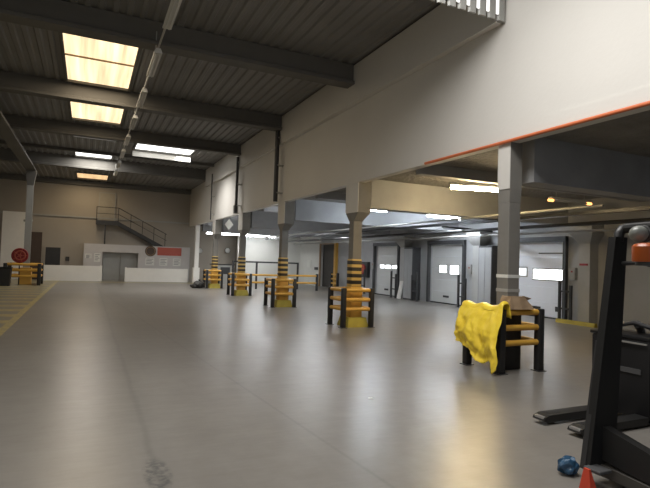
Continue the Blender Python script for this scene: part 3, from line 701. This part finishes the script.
# ------------------------------------------------------------------ forklift at the right edge
t = thing('forklift', 'black forklift with amber beacon cut off by the right edge', 'forklift', (4.0, 3.05, 0))
def post(mb, x0, y0, z0, x1, y1, z1, wx, wy, wx1=None):
    wx1 = wx1 or wx
    mb.hexa([(x0, y0-wy, z0), (x0+wx, y0-wy, z0), (x0+wx, y0, z0), (x0, y0, z0)], [(x1, y1-wy, z1), (x1+wx1, y1-wy, z1), (x1+wx1, y1, z1), (x1, y1, z1)])
    return mb
# front guard post, leaning, with a stepped outer flange
p = post(MB(), .0, .05, .14, .30, .05, 2.16, .33, .07, .16); p.build('front_post', 'truckpost', t)
post(MB(), -.01, .07, .12, .17, .07, 1.22, .09, .05, .06).build('post_flange', 'dark', t)
MB().tube([(.385, .02, 2.12), (.40, .02, 2.19), (.44, .02, 2.235), (.50, .0, 2.25), (.70, -.05, 2.25), (1.25, -.1, 2.25)], .045, 12).build('top_bar', 'truckpost', t, True)
MB().tube([(.42, -.03, 2.24), (.50, -.9, 2.28), (.50, -1.9, 2.22)], .045, 10).build('roof_rail', 'truckpost', t, True)
MB().tube([(1.22, -.1, 2.25), (1.22, -.9, 2.28), (1.22, -1.9, 2.22)], .045, 10).build('roof_rail', 'truckpost', t, True)
for k in range(4): MB().box(.48, 1.22, -.55-.36*k, -.50-.36*k, 2.25, 2.28).build('roof_bar', 'truckpost', t)
for x in (.50, 1.22): MB().tube([(x, -1.85, .95), (x, -1.9, 2.22)], .045, 10).build('rear_post', 'truckpost', t, True)
MB().tube([(1.22, -.1, .4), (1.22, -.1, 2.25)], .045, 10).build('front_post', 'truckpost', t, True)
# lower sill running towards the camera
MB().prism([(.05, .20), (.05, .50), (-.5, .37), (-2.0, .37), (-2.0, .12), (-.5, .14)], 'x', .16, .26).build('sill', 'truckpost', t)
MB().prism([(-.02, .06), (-.02, .16), (-.5, .13), (-2.05, .13), (-2.05, .06)], 'x', .14, 1.32).build('chassis', 'chassis', t)
MB().prism([(-1.1, .34), (-1.1, .80), (-1.3, .95), (-2.1, .95), (-2.1, .34)], 'x', .30, 1.30).build('counterweight', 'blackgl', t)
MB().box(.5, 1.1, -1.15, -.65, .34, .52, .05).build('seat', 'black', t, True); MB().box(.5, 1.1, -1.24, -1.12, .5, 1.0, .05).build('seat_back', 'black', t, True)
MB().tube([(.8, -.12, .3), (.8, -.32, .92)], .03, 10).build('steering_column', 'dark', t, True); MB().ring((.8, -.33, .94), 'z', .17, .016).build('steering_wheel', 'black', t, True)
for y in (-.35, -1.65):
    for x in (.20, 1.22): MB().tube([(x, y, .17), (x+.12, y, .17)], .168, 24).build('wheel', 'black', t, True)
# red tip, bracket, work lamp, beacon
MB().hexa([(-.19, -.18, .0), (-.10, -.18, .0), (-.10, -.06, .0), (-.19, -.06, .0)], [(-.165, -.14, .20), (-.145, -.14, .20), (-.145, -.09, .20), (-.165, -.09, .20)]).build('red_corner_guard', 'redtip', t)
MB().box(-.06, .10, -.16, .0, .14, .17, .01).build('corner_bracket', 'doorframe', t)
MB().tube([(.36, -.28, 2.19), (.22, -.34, 2.10)], .02, 8).build('lamp_arm', 'steel', t, True)
MB().ball((.07, -.38, 2.16), .068, (1.15, 1, 1)).build('work_lamp', 'worklamp', t, True)
MB().ring((.125, -.38, 2.16), 'x', .062, .014).build('lamp_rim', 'dark', t, True)
MB().tube([(.13, -.38, 2.16), (.44, -.30, 2.21)], .022, 8).build('lamp_bracket', 'worklamp', t, True)
b = MB().tube([(.0, -.5, 1.93), (.0, -.5, 1.945), (.0, -.5, 2.05), (.0, -.5, 2.07), (.0, -.5, 2.08)], [.105, .11, .11, .095, .05], 24).build('beacon', 'beacon', t, True)
MB().tube([(.0, -.5, 1.90), (.0, -.5, 1.93)], .085, 20).build('beacon_base', 'dark', b, True)
MB().tube([(.02, -.5, 1.91), (.36, -.2, 1.93), (.40, .0, 1.92)], .02, 8).build('beacon_arm', 'dark', t, True)

# blue wrap on the floor
t = thing('plastic_wrap', 'crumpled blue plastic wrap on the floor beside the forklift foot', 'plastic wrap', (4.03, 3.27, 0))
mb = MB().ball((0, 0, .075), .085, (1.1, .9, .85), 4)
mb.shear(lambda v: (v.x+.012*math.sin(v.z*60+v.y*70), v.y+.012*math.sin(v.x*80+1), max(.001, v.z+.012*math.sin(v.x*60+v.y*90))))
mb.build('wrap', 'blue', t, True)
tag(MB().hexa([(3.55, 6.05, 0), (3.62, 6.03, 0), (3.63, 6.08, 0), (3.57, 6.1, 0)], [(3.56, 6.06, .008), (3.61, 6.04, .012), (3.62, 6.07, .01), (3.58, 6.09, .006)]).build('litter_scrap', 'paper'), 'tiny pale scrap of litter on the bare floor', 'litter')
